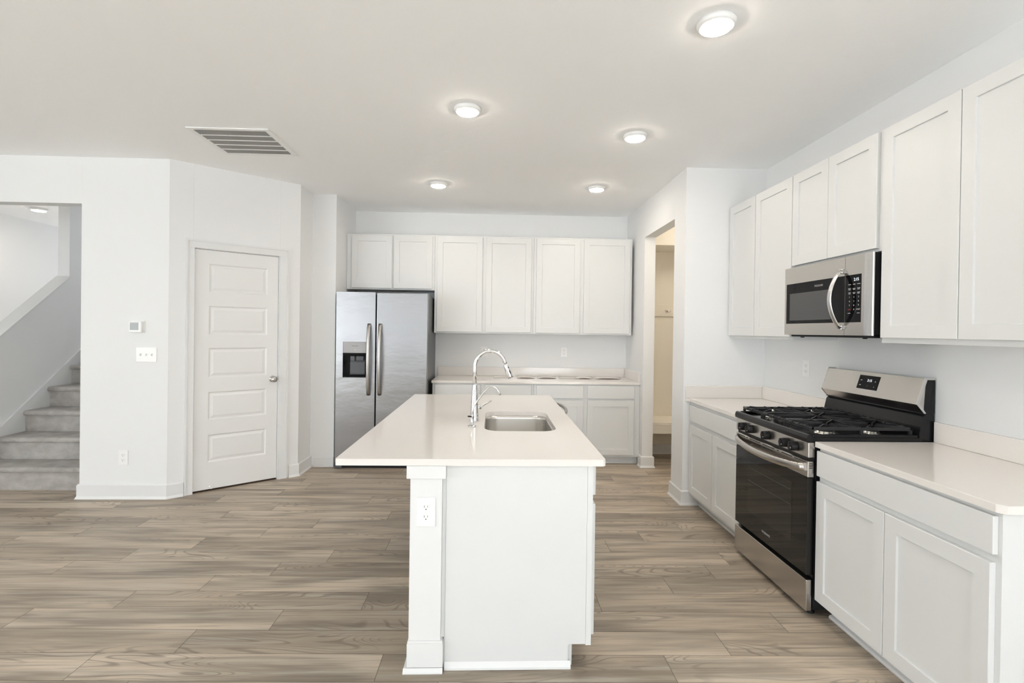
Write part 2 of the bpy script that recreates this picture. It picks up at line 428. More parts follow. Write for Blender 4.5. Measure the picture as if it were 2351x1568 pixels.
# ------------------------------------------------------------------ pantry door
def pantry_door():
    rz = math.atan2(ny, nx); o = ang(0)
    s0, s1 = .176, .868
    d = mb(M_DOOR)
    pan = [(.108, .582, z0-.014, z1-.014) for z0, z1 in ((.247, .489), (.614, .861), (.98, 1.242), (1.353, 1.607), (1.72, 1.97))]
    slab(d, .677, 2.072, .035, pan, [(.004, .001), (.012, .009), (.020, .009), (.040, .003)])
    p = ang(.183, .004)
    root = struct(d, 'door_1', 'white five-panel pantry door on the angled wall', loc=(p[0], p[1], .016), rot=(0, 0, rz))
    # knob (children of the door)
    k = mb(M_NICKEL); k.lathe([(.031, 0), (.031, -.004), (.026, -.008), (.012, -.012), (.011, -.028), (.020, -.034), (.0275, -.042), (.0285, -.052), (.023, -.062), (.010, -.066)], (.634, -.001, .931), 'y', 28)
    k.done('door_knob', root)['label'] = 'satin nickel door knob'
    mb(M_NICKEL).box(.6775, .6835, -.004, .02, .905, .957, .001, 1).done('latch_plate', root)
    for z in (.335, 1.10, 1.85):
        h = mb(M_TRIM); h.lathe([(.0055, -.045), (.0055, .045)], (-.004, -.007, z-.016), 'z', 12); h.box(-.006, .004, -.002, .03, z-.06, z+.03)
        h.done('hinge', root)
    ds = mb(M_WPLAST); ds.lathe([(.008, 0), (.008, -.004), (.004, -.006), (.004, -.045), (.008, -.047), (.008, -.056)], (.13, -.001, .022), 'y', 12)
    ds.done('door_stop', root)
    # casing and jamb
    def cas(b, a0, a1, z0, z1, d0=-.018, d1=-.0005):
        b.prism([ang(a0, d0), ang(a1, d0), ang(a1, d1), ang(a0, d1)], z0, z1)
    b = mb(M_TRIM)
    cas(b, .118, .180, .001, 2.094); cas(b, .118, .132, .001, 2.150, -.024, -.0185)
    cas(b, .868, .945, .001, 2.094); cas(b, .931, .945, .001, 2.150, -.024, -.0185)
    cas(b, .118, .945, 2.0945, 2.168); cas(b, .118, .945, 2.150, 2.168, -.024, -.0185)
    struct(b, 'trim_1', 'white flat casing around the pantry door')
    b = mb(M_TRIM)
    b.prism([ang(.1728, .0), ang(.1818, .0), ang(.1818, T), ang(.1728, T)], .001, 2.0985)
    b.prism([ang(.862, .0), ang(.871, .0), ang(.871, T), ang(.862, T)], .001, 2.0985)
    b.prism([ang(.183, .0), ang(.861, .0), ang(.861, T), ang(.183, T)], 2.0905, 2.0985)
    struct(b, 'trim_2')
    struct(mb(M_GAPTINT).prism([ang(.183, .004), ang(.861, .004), ang(.861, .1), ang(.183, .1)], .0005, .004), 'door_gap_tint', 'brown strip painted as the warm dim gap under the pantry door')  # warm light in the gap under the door, put into a brown strip
pantry_door()
# ------------------------------------------------------------------ outlets, switches, thermostat
def outlet(loc, rz, label, name='wall_outlet', w=.078, h=.122, cat='outlet'):
    t = thing(name, label, cat, loc, rz, 'white duplex outlets')
    mb(M_WPLAST).box(-w/2, w/2, -.006, -.0005, -h/2, h/2, .003).done('cover_plate', t)
    for sgn in (1, -1):
        b = mb(M_WPLAST); n = 20; cz = sgn*.0205
        pts = []
        for i in range(n):
            a = 2*PI*i/n; pts.append((max(-.0155, min(.0155, .0185*math.cos(a))), cz+.0155*math.sin(a)))
        b.prism(pts, -.0085, -.0055, 'y'); r = b.done('receptacle', t)
        q = mb(M_SLOT)
        q.box(-.0078, -.0058, -.0092, -.0084, cz-.001, cz+.0085).box(.0058, .0078, -.0092, -.0084, cz+.0005, cz+.0075)
        q.lathe([(.0026, -.0084), (.0026, -.0092)], (0, 0, cz-.0075), 'y', 10); q.done('slots', r)
    return t
outlet((-3.033, YL, .338), 0, 'white duplex outlet low on the left wall beside the stair opening')
outlet((-.108, YB, 1.175), 0, 'white duplex outlet on back wall, just behind the faucet arch')
outlet((.843, YB, 1.182), 0, 'white duplex outlet on back wall over the curled white sheets')
outlet((XR, 3.574, 1.184), RIGHT, 'white duplex outlet on right wall between range and corner')
def switchplate():
    t = thing('switch_plate', 'white three-gang toggle switch plate under the thermostat', 'light switch', (-2.855, YL, 1.188))
    mb(M_WPLAST).box(-.083, .083, -.006, -.0005, -.06, .06, .003).done('cover_plate', t)
    for x in (-.046, 0, .046):
        mb(M_WPLAST).prism([(-.006, -.011), (-.006, .009), (-.018, .012), (-.018, .004)], x-.005, x+.005, 'x').done('toggle', t)
switchplate()
def thermostat():
    t = thing('thermostat', 'small white wall thermostat with a grey square screen', 'thermostat', (-2.925, YL, 1.418))
    mb(M_WPLAST).box(-.052, .056, -.008, -.0005, -.052, .052, .004).done('back_plate', t)
    mb(M_WPLAST).box(-.056, .044, -.030, -.0085, -.046, .044, .005).done('housing', t)
    mb(M_LCD).box(-.046, .022, -.0312, -.0302, -.028, .034).done('screen', t)['label'] = 'grey screen'
thermostat()
# ------------------------------------------------------------------ recessed ceiling lights
def ceiling_light(x, y, label):
    t = thing('recessed_light', label, 'ceiling light', (x, y, ZC), group='round recessed ceiling lights')
    mb(M_WPLAST).lathe([(.068, -.026), (.079, -.022), (.083, -.012), (.084, -.0005)], n=40).done('trim_ring', t)
    mb(M_LENS).lathe([(.030, -.0335), (.052, -.0325), (.064, -.0295), (.066, -.0265)], n=40).done('lens', t)['label'] = 'glowing warm-white lens'
ceiling_light(.965, 2.21, 'round recessed ceiling light nearest the camera, above the range side')
ceiling_light(-.18, 3.157, 'round recessed ceiling light over the island, left of the room centre')
ceiling_light(.969, 3.506, 'round recessed ceiling light in front of the white pier, second on the right')
ceiling_light(-.537, 4.794, 'farthest round ceiling light on the left, in front of the fridge')
ceiling_light(.963, 4.797, 'farthest round ceiling light on the right, before the back cabinets')
ceiling_light(-5.43, 6.24, 'round ceiling light seen through the stair opening')
# ------------------------------------------------------------------ ceiling return-air vent
def vent():
    x0, x1, y0, y1 = -2.14, -1.578, 3.573, 4.113
    t = thing('ceiling_vent', 'rectangular white return-air grille with grey louvers on the ceiling', 'air vent', ((x0+x1)/2, (y0+y1)/2, ZC))
    W, D = (x1-x0)/2, (y1-y0)/2; f = .034
    b = mb(M_WPLAST)
    for q in ((-W, W, -D, -D+f), (-W, W, D-f, D), (-W, -W+f, -D+f, D-f), (W-f, W, -D+f, D-f)): b.box(*q, -.009, -.0008, .002, 1)
    b.done('frame', t)
    mb(M_VOID).box(-W+f, W-f, -D+f, D-f, -.0018, -.0008).done('backing', t)
    n = 5; iw = 2*(D-f); pitch = iw/n
    for i in range(1, n):
        yy = -D+f+pitch*i; mb(M_WPLAST).box(-W+f, W-f, yy-.006, yy+.006, -.0095, -.002).done('cross_bar', t)
    for i in range(n):
        ya = -D+f+pitch*i+.006; yb = ya+pitch-.012; b = mb(M_LOUV); k = 44
        for j in range(k):
            x = -W+f+(2*(W-f))*(j+.5)/k
            b.prism([(x-.0042, -.0085), (x-.0034, -.0085), (x+.0048, -.002), (x+.0040, -.002)], ya, yb, 'y')
        b.done('louver_panel', t)
vent()
# ------------------------------------------------------------------ stairs behind the left wall
def stairs():
    n = 9; r, g, y0 = .2, .262, 4.492
    t = thing('staircase', 'straight staircase with grey-beige carpet rising behind the left wall', 'stairs', (-3.95, y0, 0))
    xa, xb = XSTAIR+.022-(-3.95), XO-.002-(-3.95)
    for k in range(n):
        z = r*(k+1); ya = g*k
        # riser + padded bullnose tread profile in (y,z)
        p = [(ya, z-r+.0005), (ya, z-.05)]
        for i in range(9):
            a = -PI/2-PI*i/8; p.append((ya-.006+.024*math.cos(a) if True else 0, z-.024+.024*math.sin(a)))
        p += [(ya+g+.0 - .001, z), (ya+g-.001, z-r+.0005)]
        b = mb(M_CARPET); b.prism(p, xa, xb, 'x'); b.done('carpeted_step', t)
    # white skirt board against the stair wall
    sl = r/g; sk = mb(M_TRIM); yy = g*n
    sk.prism([(-.02, .001), (yy, .001), (yy, sl*yy+.265), (-.02, .255)], XSTAIR+.001+3.95, XSTAIR+.020+3.95, 'x'); sk.done('skirt_board', t)
    # knee wall with sloped cap, and the full-height wall it dies into
    def kz(y): return 1.34+.817*(y-4.789)
    ye = 5.53
    struct(mb(M_WALL).prism([(YL+T+.001, .0), (9, 0), (9, ZC), (ye, ZC), (ye, kz(ye)-.03), (YL+T+.001, kz(YL+T)-.03)], XSTAIR-.12, XSTAIR-.001, 'x'), 'wall_stair_knee')
    struct(mb(M_TRIM).prism([(YL+T+.002, kz(YL+T)-.029), (ye-.001, kz(ye)-.029), (ye-.001, kz(ye)-.004), (YL+T+.002, kz(YL+T)-.004)], XSTAIR-.135, XSTAIR+.014, 'x'), 'trim_4', 'sloped white cap on the stair half wall')
    o = mb(M_BROWN).prism([(-4.440, 0), (-4.24, 0), (-4.24, .10), (-4.41, .10), (-4.455, .03)], -.05, .05, 'y', .004).done('box', loc=(0, 5.735, 1.0025))  # stands for an unidentified dark shape on the upper tread
    tag(o, 'small dark brown block on the top visible stair, half hidden by the wall edge', 'box')
stairs()
# ------------------------------------------------------------------ hall bench and hook rail
def hall():
    t = thing('hall_bench', 'built-in beige mudroom bench seen through the doorway', 'bench', (2.4, 5.44, 0))
    mb(M_HALLWALL).box(-.69, .69, 0, .455, .418, .45, .003).done('seat', t)
    mb(M_HALLWALL).box(-.69, .69, .004, .024, .328, .417).done('apron', t)
    for x in (-.69, .655): mb(M_HALLWALL).box(x, x+.035, .03, .455, .001, .416).done('end_panel', t)
    b = mb(M_HALLWALL).box(1.715, 3.08, 5.880, 5.8995, 1.62, 1.76, .002); o = b.done('hook_rail')
    tag(o, 'beige horizontal board on the hall wall carrying a coat hook', 'wall rail')
    h = thing('coat_hook', 'small metal double coat hook on the hall wall board', 'hook', (2.03, 5.8795, 1.68))
    mb(M_NICKEL).lathe([(.016, 0), (.016, -.005)], axis='y', n=16).done('base_plate', h)
    for sx in (-1, 1): mb(M_NICKEL).tube([(0, -.005, .0), (sx*.010, -.03, -.012), (sx*.026, -.045, -.006), (sx*.034, -.05, .012)], .0045, 8).done('prong', h)
    struct(mb(M_HALLWALL).box(1.715, 3.09, 5.44, 5.8995, 2.38, ZC-.001), 'trim_5', 'boxed-in soffit above the hall bench')
    baseboard('baseboard_hall', [(1.72, 5.90), (3.05, 5.90)], h=.11)
hall()
# ------------------------------------------------------------------ back run: uppers, base, counter
UB, UT = 1.393, 2.474; YU = 5.655
cabinet('wall_cabinet', 'short two-door white wall cabinet above the refrigerator', (-1.627, YU, 0), BACK, .965, YB-YU-.002, 1.862, UT,
        [(.057, .496, 1.878, 2.457), (.515, .941, 1.878, 2.457)], toe=False)
cabinet('wall_cabinet', 'tall two-door white wall cabinet on back wall next to the fridge', (-.660, YU, 0), BACK, 1.10, YB-YU-.002, UB, UT,
        [(.028, .528, 1.408, 2.457), (.568, 1.072, 1.408, 2.457)], toe=False)
cabinet('wall_cabinet', 'tall two-door white wall cabinet on back wall by the doorway side', (.442, YU, 0), BACK, 1.108, YB-YU-.002, UB, UT,
        [(.028, .516, 1.408, 2.457), (.560, 1.082, 1.408, 2.457)], toe=False)
YBF = 5.40
cabinet('base_cabinet', 'white two-drawer base cabinet on back wall beside the refrigerator', (-.640, YBF, 0), BACK, 1.078, YB-YBF-.002, 0, .860,
        [(.028, .505, .108, .690), (.560, 1.050, .108, .690)], [(.028, .505, .712, .848), (.560, 1.050, .712, .848)], zt=.085)
cabinet('base_cabinet', 'white two-drawer base cabinet on back wall at the doorway end', (.440, YBF, 0), BACK, 1.144, YB-YBF-.002, 0, .860,
        [(.028, .528, .108, .690), (.575, 1.080, .108, .690)], [(.028, .528, .712, .848), (.575, 1.080, .712, .848)], zt=.085)
def counter(name, label, poly, holes=(), z0=.863, z1=CT, splash=()):
    b = mb(M_QUARTZ)
    if not holes: b.prism(poly, z0, z1, bev=.002)
    else:
        for z, flip in ((z1, 0), (z0, 1)):
            es = []
            for lp in [poly]+list(holes):
                vs = [b.b.verts.new((p[0], p[1], z)) for p in lp]
                es += [b.b.edges.new((vs[i], vs[(i+1) % len(vs)])) for i in range(len(vs))]
            r = bmesh.ops.triangle_fill(b.b, use_beauty=True, edges=es)
        def wall(lp):
            for i in range(len(lp)):
                p, q = lp[i], lp[(i+1) % len(lp)]
                b.face([(*p, z0), (*q, z0), (*q, z1), (*p, z1)])
        for lp in [poly]+list(holes): wall(lp)
        bmesh.ops.remove_doubles(b.b, verts=b.b.verts[:], dist=.00001)
        bmesh.ops.recalc_face_normals(b.b, faces=b.b.faces[:])
    t = thing(name, label, 'countertop', (sum(p[0] for p in poly)/len(poly), sum(p[1] for p in poly)/len(poly), z0), 0, 'quartz countertops')
    o = b.done('slab', t); o.location = -Vector(t.location)
    for sp_ in splash:
        q = mb(M_QUARTZ).box(*sp_, z1+.0005, z1+.103, .0015, 1).done('backsplash', t); q.location = -Vector(t.location)
    return t
counter('countertop', 'beige quartz countertop along the back wall with low backsplash',
        [(-.648, 5.377), (XD-.001, 5.377), (XD-.001, YB-.001), (-.648, YB-.001)],
        splash=[(-.648, XD-.022, YB-.021, YB-.001), (XD-.0205, XD-.001, 5.40, YB-.001)])
# ------------------------------------------------------------------ right wall run
XU = 1.967; Y0, Y1 = 3.259, 2.497
DU = XR-XU-.002
# local x runs towards the camera (world -y)
cabinet('wall_cabinet', 'tall two-door white wall cabinet touching the white pier, left of the microwave', (XU, YP-.001, 0), RIGHT, YP-.001-Y0-.001, DU, UB, UT,
        [(.020, .424, 1.413, 2.468), (.432, .893, 1.413, 2.468)], toe=False)
cabinet('wall_cabinet', 'short two-door white wall cabinet directly above the microwave', (XU, Y0-.001, 0), RIGHT, Y0-Y1-.002, DU, 1.860, UT,
        [(.004, .353, 1.876, 2.468), (.357, .735, 1.876, 2.468)], toe=False)
cabinet('wall_cabinet', 'tall two-door white wall cabinet nearest the camera, right of the microwave', (XU, Y1-.001, 0), RIGHT, .915, DU, UB, UT,
        [(.012, .436, 1.418, 2.468), (.440, .900, 1.418, 2.468)], toe=False)
XC = 1.650
cabinet('base_cabinet', 'white one-drawer two-door base cabinet between the pier and the range', (XC, YP-.001, 0), RIGHT, YP-.001-Y0-.006, XR-XC-.002, 0, .860,
        [(.022, .455, .112, .672), (.465, .885, .112, .672)], [(.022, .885, .707, .835)], zt=.085)
cabinet('base_cabinet', 'white base cabinet with one wide drawer right of the range, nearest the camera', (XC, Y1-.012, 0), RIGHT, .915, XR-XC-.002, 0, .860,
        [(.004, .444, .098, .694), (.448, .895, .098, .694)], [(.004, .902, .722, .848)], zt=.085)
counter('countertop', 'beige quartz countertop in the corner left of the range', [(1.627, Y0+.004), (XR-.001, Y0+.004), (XR-.001, YP-.001), (1.600, YP-.001), (1.600, YP-.02), (1.627, YP-.04)],
        splash=[(1.602, XR-.022, YP-.021, YP-.001), (XR-.0205, XR-.001, Y0+.005, YP-.0015)])
counter('countertop', 'beige quartz countertop right of the range, running out of the picture', [(1.627, Y1-.005), (1.627, 1.572), (1.645, 1.549), (XR-.001, 1.549), (XR-.001, Y1-.005)],
        splash=[(XR-.0205, XR-.001, 1.549, Y1-.006)])
# ------------------------------------------------------------------ island
def island():
    IY0, IY1 = 2.110, 4.222
    hx0, hx1, hy0, hy1, r = -.043, .352, 2.705, 3.365, .085
    hole = []
    for cx, cy, a0 in ((hx1-r, hy1-r, 0), (hx0+r, hy1-r, 90), (hx0+r, hy0+r, 180), (hx1-r, hy0+r, 270)):
        for i in range(9):
            a = math.radians(a0+90*i/8); hole.append((cx+r*math.cos(a), cy+r*math.sin(a)))
    counter('island_countertop', 'long pale quartz island countertop with an undermount sink cutout',
            [(-.640, IY0), (.470, IY0), (.480, IY0+.010), (.480, IY1), (-.645, IY1), (-.645, IY0+.004)], [hole])
    XF = .428
    d = XF+.186
    # units along the right side of the island; local x runs away from the camera (world +y)
    e = cabinet('base_cabinet', 'white island cabinet whose plain end panel faces the camera', (XF, 2.150, 0), LEFTF, .50, d, 0, .862,
            [(.006, .49, .128, .690)], [(.006, .49, .728, .850)], shoe=False)
    # end panel is a part of that first unit (x' along y, local)
    p = mb(M_CAB)
    Y = lambda x: XF-x   # world x -> local y
    p.prism([(Y(.408), .100), (Y(.408), .861), (Y(-.188), .861), (Y(-.188), .001), (Y(.334), .001), (Y(.334), .100)], -.016, -.0008, 'x')
    p.done('end_panel', e)
    mb(M_CAB).box(-.016, -.0008, Y(.432), Y(.4088), .095, .861).done('face_frame_edge', e)
    mb(M_TRIM).prism([(-.0165, .001), (-.029, .001), (-.028, .010), (-.0165, .030)], Y(.345), Y(-.188), 'y').done('shoe_moulding', e)
    cabinet('base_cabinet', 'white island sink base cabinet under the sink', (XF, 2.652, 0), LEFTF, .828, d, 0, .862,
            [(.01, .41, .128, .690), (.418, .818, .128, .690)], [(.01, .818, .728, .850)], hollow=True, shoe=False)
    # dishwasher
    t = thing('dishwasher', 'stainless dishwasher in the island with a curved bar handle past the counter edge', 'dishwasher', (XF, 3.482, 0), LEFTF)
    mb(M_BLACKM).box(.002, .606, .002, d-.002, .09, .860).done('tub', t)
    mb(M_FRIDGE).box(.004, .604, -.028, .001, .10, .855, .004).done('door', t)
    mb(M_BLACKM).box(.004, .604, .05, .07, .002, .088).done('toe_panel', t)
    pts = [(.004+.60*i/16, -.034-.082*math.sin(PI*i/16)**.45, .851) for i in range(17)]
    mb(M_HANDLE).tube(pts, .012, 12).done('handle', t)
    f = mb(M_CAB).box(-.188, XF, 4.092, 4.205, .001, .862).done('island_end_filler'); tag(f, 'white end panel closing the far end of the island', 'cabinet panel')
    # support posts
    for (yy, lab) in ((2.118, 'square white support post with a wide base at the front of the island'),):
        q = thing('island_post', lab, 'post', (-.271, yy, 0))
        mb(M_TRIM).box(-.066, .066, 0, .13, .1315, .808).done('shaft', q)
        mb(M_TRIM).box(-.081, .0822, -.010, .14, .8085, .862, .0015, 1).done('cap', q)
        mb(M_TRIM).box(-.072, .078, -.007, .14, .0205, .120, .001, 1).box(-.069, .074, -.004, .136, .1203, .1312).done('base', q)
        mb(M_CAB).box(.0665, .0822, .022, .13, .1315, .8075).box(.0785, .0822, .022, .13, .001, .1312).done('filler_strip', q)
        mb(M_TRIM).prism([(-.007, .0010), (-.019, .001), (-.018, .008), (-.0075, .0200)], -.086, .078, 'x').box(-.084, -.073, -.006, .14, .001, .02).done('shoe_moulding', q)
    b = mb(M_TRIM).box(-.270, -.1905, 2.262, 4.205, .001, .862); o = b.done('island_back_panel'); tag(o, 'plain white panel closing the seating side of the island', 'cabinet panel')
    outlet((-.270, 2.1178, .669), 0, 'white duplex outlet on the island post facing the camera')
    # sink
    sk = thing('sink', 'rectangular stainless undermount sink in the island', 'sink', ((hx0+hx1)/2, (hy0+hy1)/2, .862))
    b = mb(M_SINK); cx, cy = (hx0+hx1)/2, (hy0+hy1)/2
    def ring(z, k, gr=0): return [b.b.verts.new(((p[0]-cx)*k+math.copysign(gr, p[0]-cx)*0, (p[1]-cy)*(1-(1-k)*.6), z)) for p in hole]
    rs = [ring(-.0005, 1.06), ring(-.0005, 1.0), ring(-.02, .995), ring(-.165, .97), ring(-.185, .955), ring(-.195, .92), ring(-.199, .86), ring(-.202, .2)]
    for a, c2 in zip(rs, rs[1:]):
        for i in range(len(a)):
            f = b.b.faces.new((a[i], a[(i+1) % len(a)], c2[(i+1) % len(a)], c2[i])); f.smooth = True
    b.b.faces.new(rs[-1]); bmesh.ops.recalc_face_normals(b.b, faces=b.b.faces[:])
    for f in b.b.faces: f.normal_flip()
    o = b.done('basin', sk)
    md = o.modifiers.new('thickness', 'SOLIDIFY'); md.thickness = .0012
    mb(M_STEELV).lathe([(.045, -.2015), (.045, -.199), (.03, -.198), (.026, -.2005)], n=28).done('drain', sk)
    # main faucet
    t = thing('kitchen_faucet', 'tall chrome gooseneck pull-down faucet on the island', 'faucet', (-.107, 3.0, CT+.0005))
    mb(M_CHROME).lathe([(.030, 0), (.030, .005), (.0275, .008), (.0262, .04), (.0205, .14), (.0155, .214), (.0140, .217)], n=32).done('body', t)
    pts = [(0, 0, .215), (0, 0, .30)]
    R1 = .090
    z0 = .325
    for i in range(21):
        a = PI-(PI-.28)*i/20
        pts.append((R1+R1*math.cos(a), -.0, z0+R1*math.sin(a)))
    e2 = Vector(pts[-1]); dd = (Vector(pts[-1])-Vector(pts[-2])).normalized()
    pts.append(tuple(e2+dd*.012))
    mb(M_CHROME).tube(pts, .0125, 20).done('spout', t)
    hp = Vector(pts[-1])
    h = mb(M_CHROME).tube([hp, hp+dd*.004, hp+dd*.03, hp+dd*.075, hp+dd*.088], .017, 24, rs=[.0135, .0155, .0168, .0190, .0180]).done('spray_head', t)
    sidev = Vector((.62, -.78, 0)).normalized()
    b = mb(M_BLACKM)
    for k0, k1, rr in ((.016, .026, .0055), (.036, .066, .0062)):
        cpt = [hp+dd*(k0+(k1-k0)*i/4)+sidev*(.0118+.0030*(k0+k1)*8*.5) for i in range(5)]
        b.tube(cpt, rr, 12, rs=[rr*.7, rr, rr, rr, rr*.7])
    b.done('spray_button', h)
    b = mb(M_CHROME); b.tube([(.015, .01, .075), (.036, .022, .078)], .012, 16); b.tube([(.034, .022, .080), (.060, .05, .092), (.098, .09, .106)], .005, 12); b.done('lever_handle', t)
    # filter tap
    t = thing('filter_faucet', 'thin chrome filtered-water tap standing in front of the tall faucet', 'faucet', (-.113, 2.83, CT+.0005))
    mb(M_CHROME).lathe([(.0235, 0), (.0235, .003), (.016, .006), (.0095, .009), (.0095, .050), (.011, .054), (.011, .064), (.006, .067)], n=24).done('body', t)
    b = mb(M_BLACKM).tube([(-.002, -.012, .056), (-.024, -.012, .058)], .0042, 10); b.done('handle', t)
    b = mb(M_CHROME); b.tube([(.004, 0, .060), (.003, 0, .085), (.010, 0, .110), (.030, 0, .145), (.068, 0, .196), (.086, 0, .215), (.100, 0, .223), (.116, 0, .224), (.131, 0, .216), (.146, 0, .196), (.157, 0, .176)], .0045, 12,
        rs=[.0045]*9+[.005, .0062]); b.done('spout', t)
island()
# ------------------------------------------------------------------ refrigerator
def fridge():
    x0, x1, yf = -1.603, -.676, 5.217
    t = thing('refrigerator', 'stainless side-by-side refrigerator with a water dispenser, in the back left alcove', 'refrigerator', (x0, yf, 0))
    W = x1-x0; split = .402
    mb(M_DGREY).box(.006, W-.004, .075, .765, .035, 1.782, .004, 1).done('cabinet', t)
    def fdoor(a, b_, hole=None):
        b = mb(M_FRIDGE); z0, z1 = .072, 1.800
        if not hole: b.box(a, b_, 0, .068, z0, z1, .009, 3)
        else:
            hx0, hx1, hz0, hz1 = hole
            b.box(a, hx0, 0, .068, z0, z1, .0).box(hx1, b_, 0, .068, z0, z1).box(hx0, hx1, 0, .068, z0, hz0).box(hx0, hx1, 0, .068, hz1, z1)
            bmesh.ops.remove_doubles(b.b, verts=b.b.verts[:], dist=.0001)
        return b
    dl = fdoor(.002, split-.005, (.072, .318, .928, 1.292)).done('freezer_door', t)
    dr = fdoor(split+.006, W).done('fridge_door', t)
    # dispenser
    b = mb(M_GREYP).box(.074, .316, -.003, .012, 1.178, 1.290, .003); q = b.done('dispenser_panel', dl)
    mb(M_INKD).text('FRIGIDAIRE', .197, 1.250, .0135, -.0036).done('logo_lettering', dl)
    mb(M_DISP).lathe([(.0022, -.0032), (.0022, -.0038)], (.197, 0, 1.213), 'y', 8).done('indicator_light', dl)
    b = mb(M_BLACKG)
    b.box(.074, .316, .066, .0675, .930, 1.177).box(.074, .079, .001, .066, .930, 1.177).box(.311, .316, .001, .066, .930, 1.177).box(.079, .311, .001, .066, .930, .945).box(.079, .311, .003, .066, 1.158, 1.177)
    b.done('dispenser_recess', dl)['label'] = 'black dispenser recess'
    b = mb(M_DGREY); b.prism([(.045, 1.08), (.060, 1.14), (.065, 1.14), (.055, .96), (.035, .955), (.045, .965)], .135, .285, 'x'); b.done('dispenser_paddle', dl)
    b = mb(M_DGREY).box(.140, .185, .028, .045, 1.095, 1.145, .002, 1).box(.200, .275, .028, .045, 1.10, 1.145, .002, 1); b.done('dispenser_nozzle', dl)
    # arched handles
    for cx, par in ((split-.066, dl), (split+.046, dr)):
        n = 24; P = []
        for i in range(n+1):
            u = i/n; z = .752+.725*u; P.append((cx, -.006-.050*math.sin(PI*u)**.55, z))
        b = mb(M_HANDLE).tube(P, .0175, 14, flat=(.55, 1.0)); b.done('handle', par)['label'] = 'arched brushed handle'
    b = mb(M_BLACKM).box(.02, W-.02, .012, .06, .004, .066)
    for i in range(5): b.box(.03, W-.03, .008, .0118, .018+i*.009, .022+i*.009)
    b.done('kick_grille', t)
    mb(M_DGREY).box(-.0, .075, -.004, .055, .001, .062, .006).done('foot_cover', t)
    mb(M_DGREY).box(W-.075, W, -.004, .055, .001, .062, .006).done('foot_cover', t)
    mb(M_DGREY).prism([(W-.09, 1.783), (W-.006, 1.783), (W-.006, 1.80), (W-.07, 1.80)], .075, .20, 'y').done('hinge_cover', t)
    mb(M_DGREY).box(.01, .09, .075, .2, 1.783, 1.80, .002, 1).done('hinge_cover', t)
    for x in (.05, W-.05): mb(M_BLACKM).lathe([(.02, .0005), (.02, .034)], (x, .6, 0), n=14).done('foot', t)
fridge()
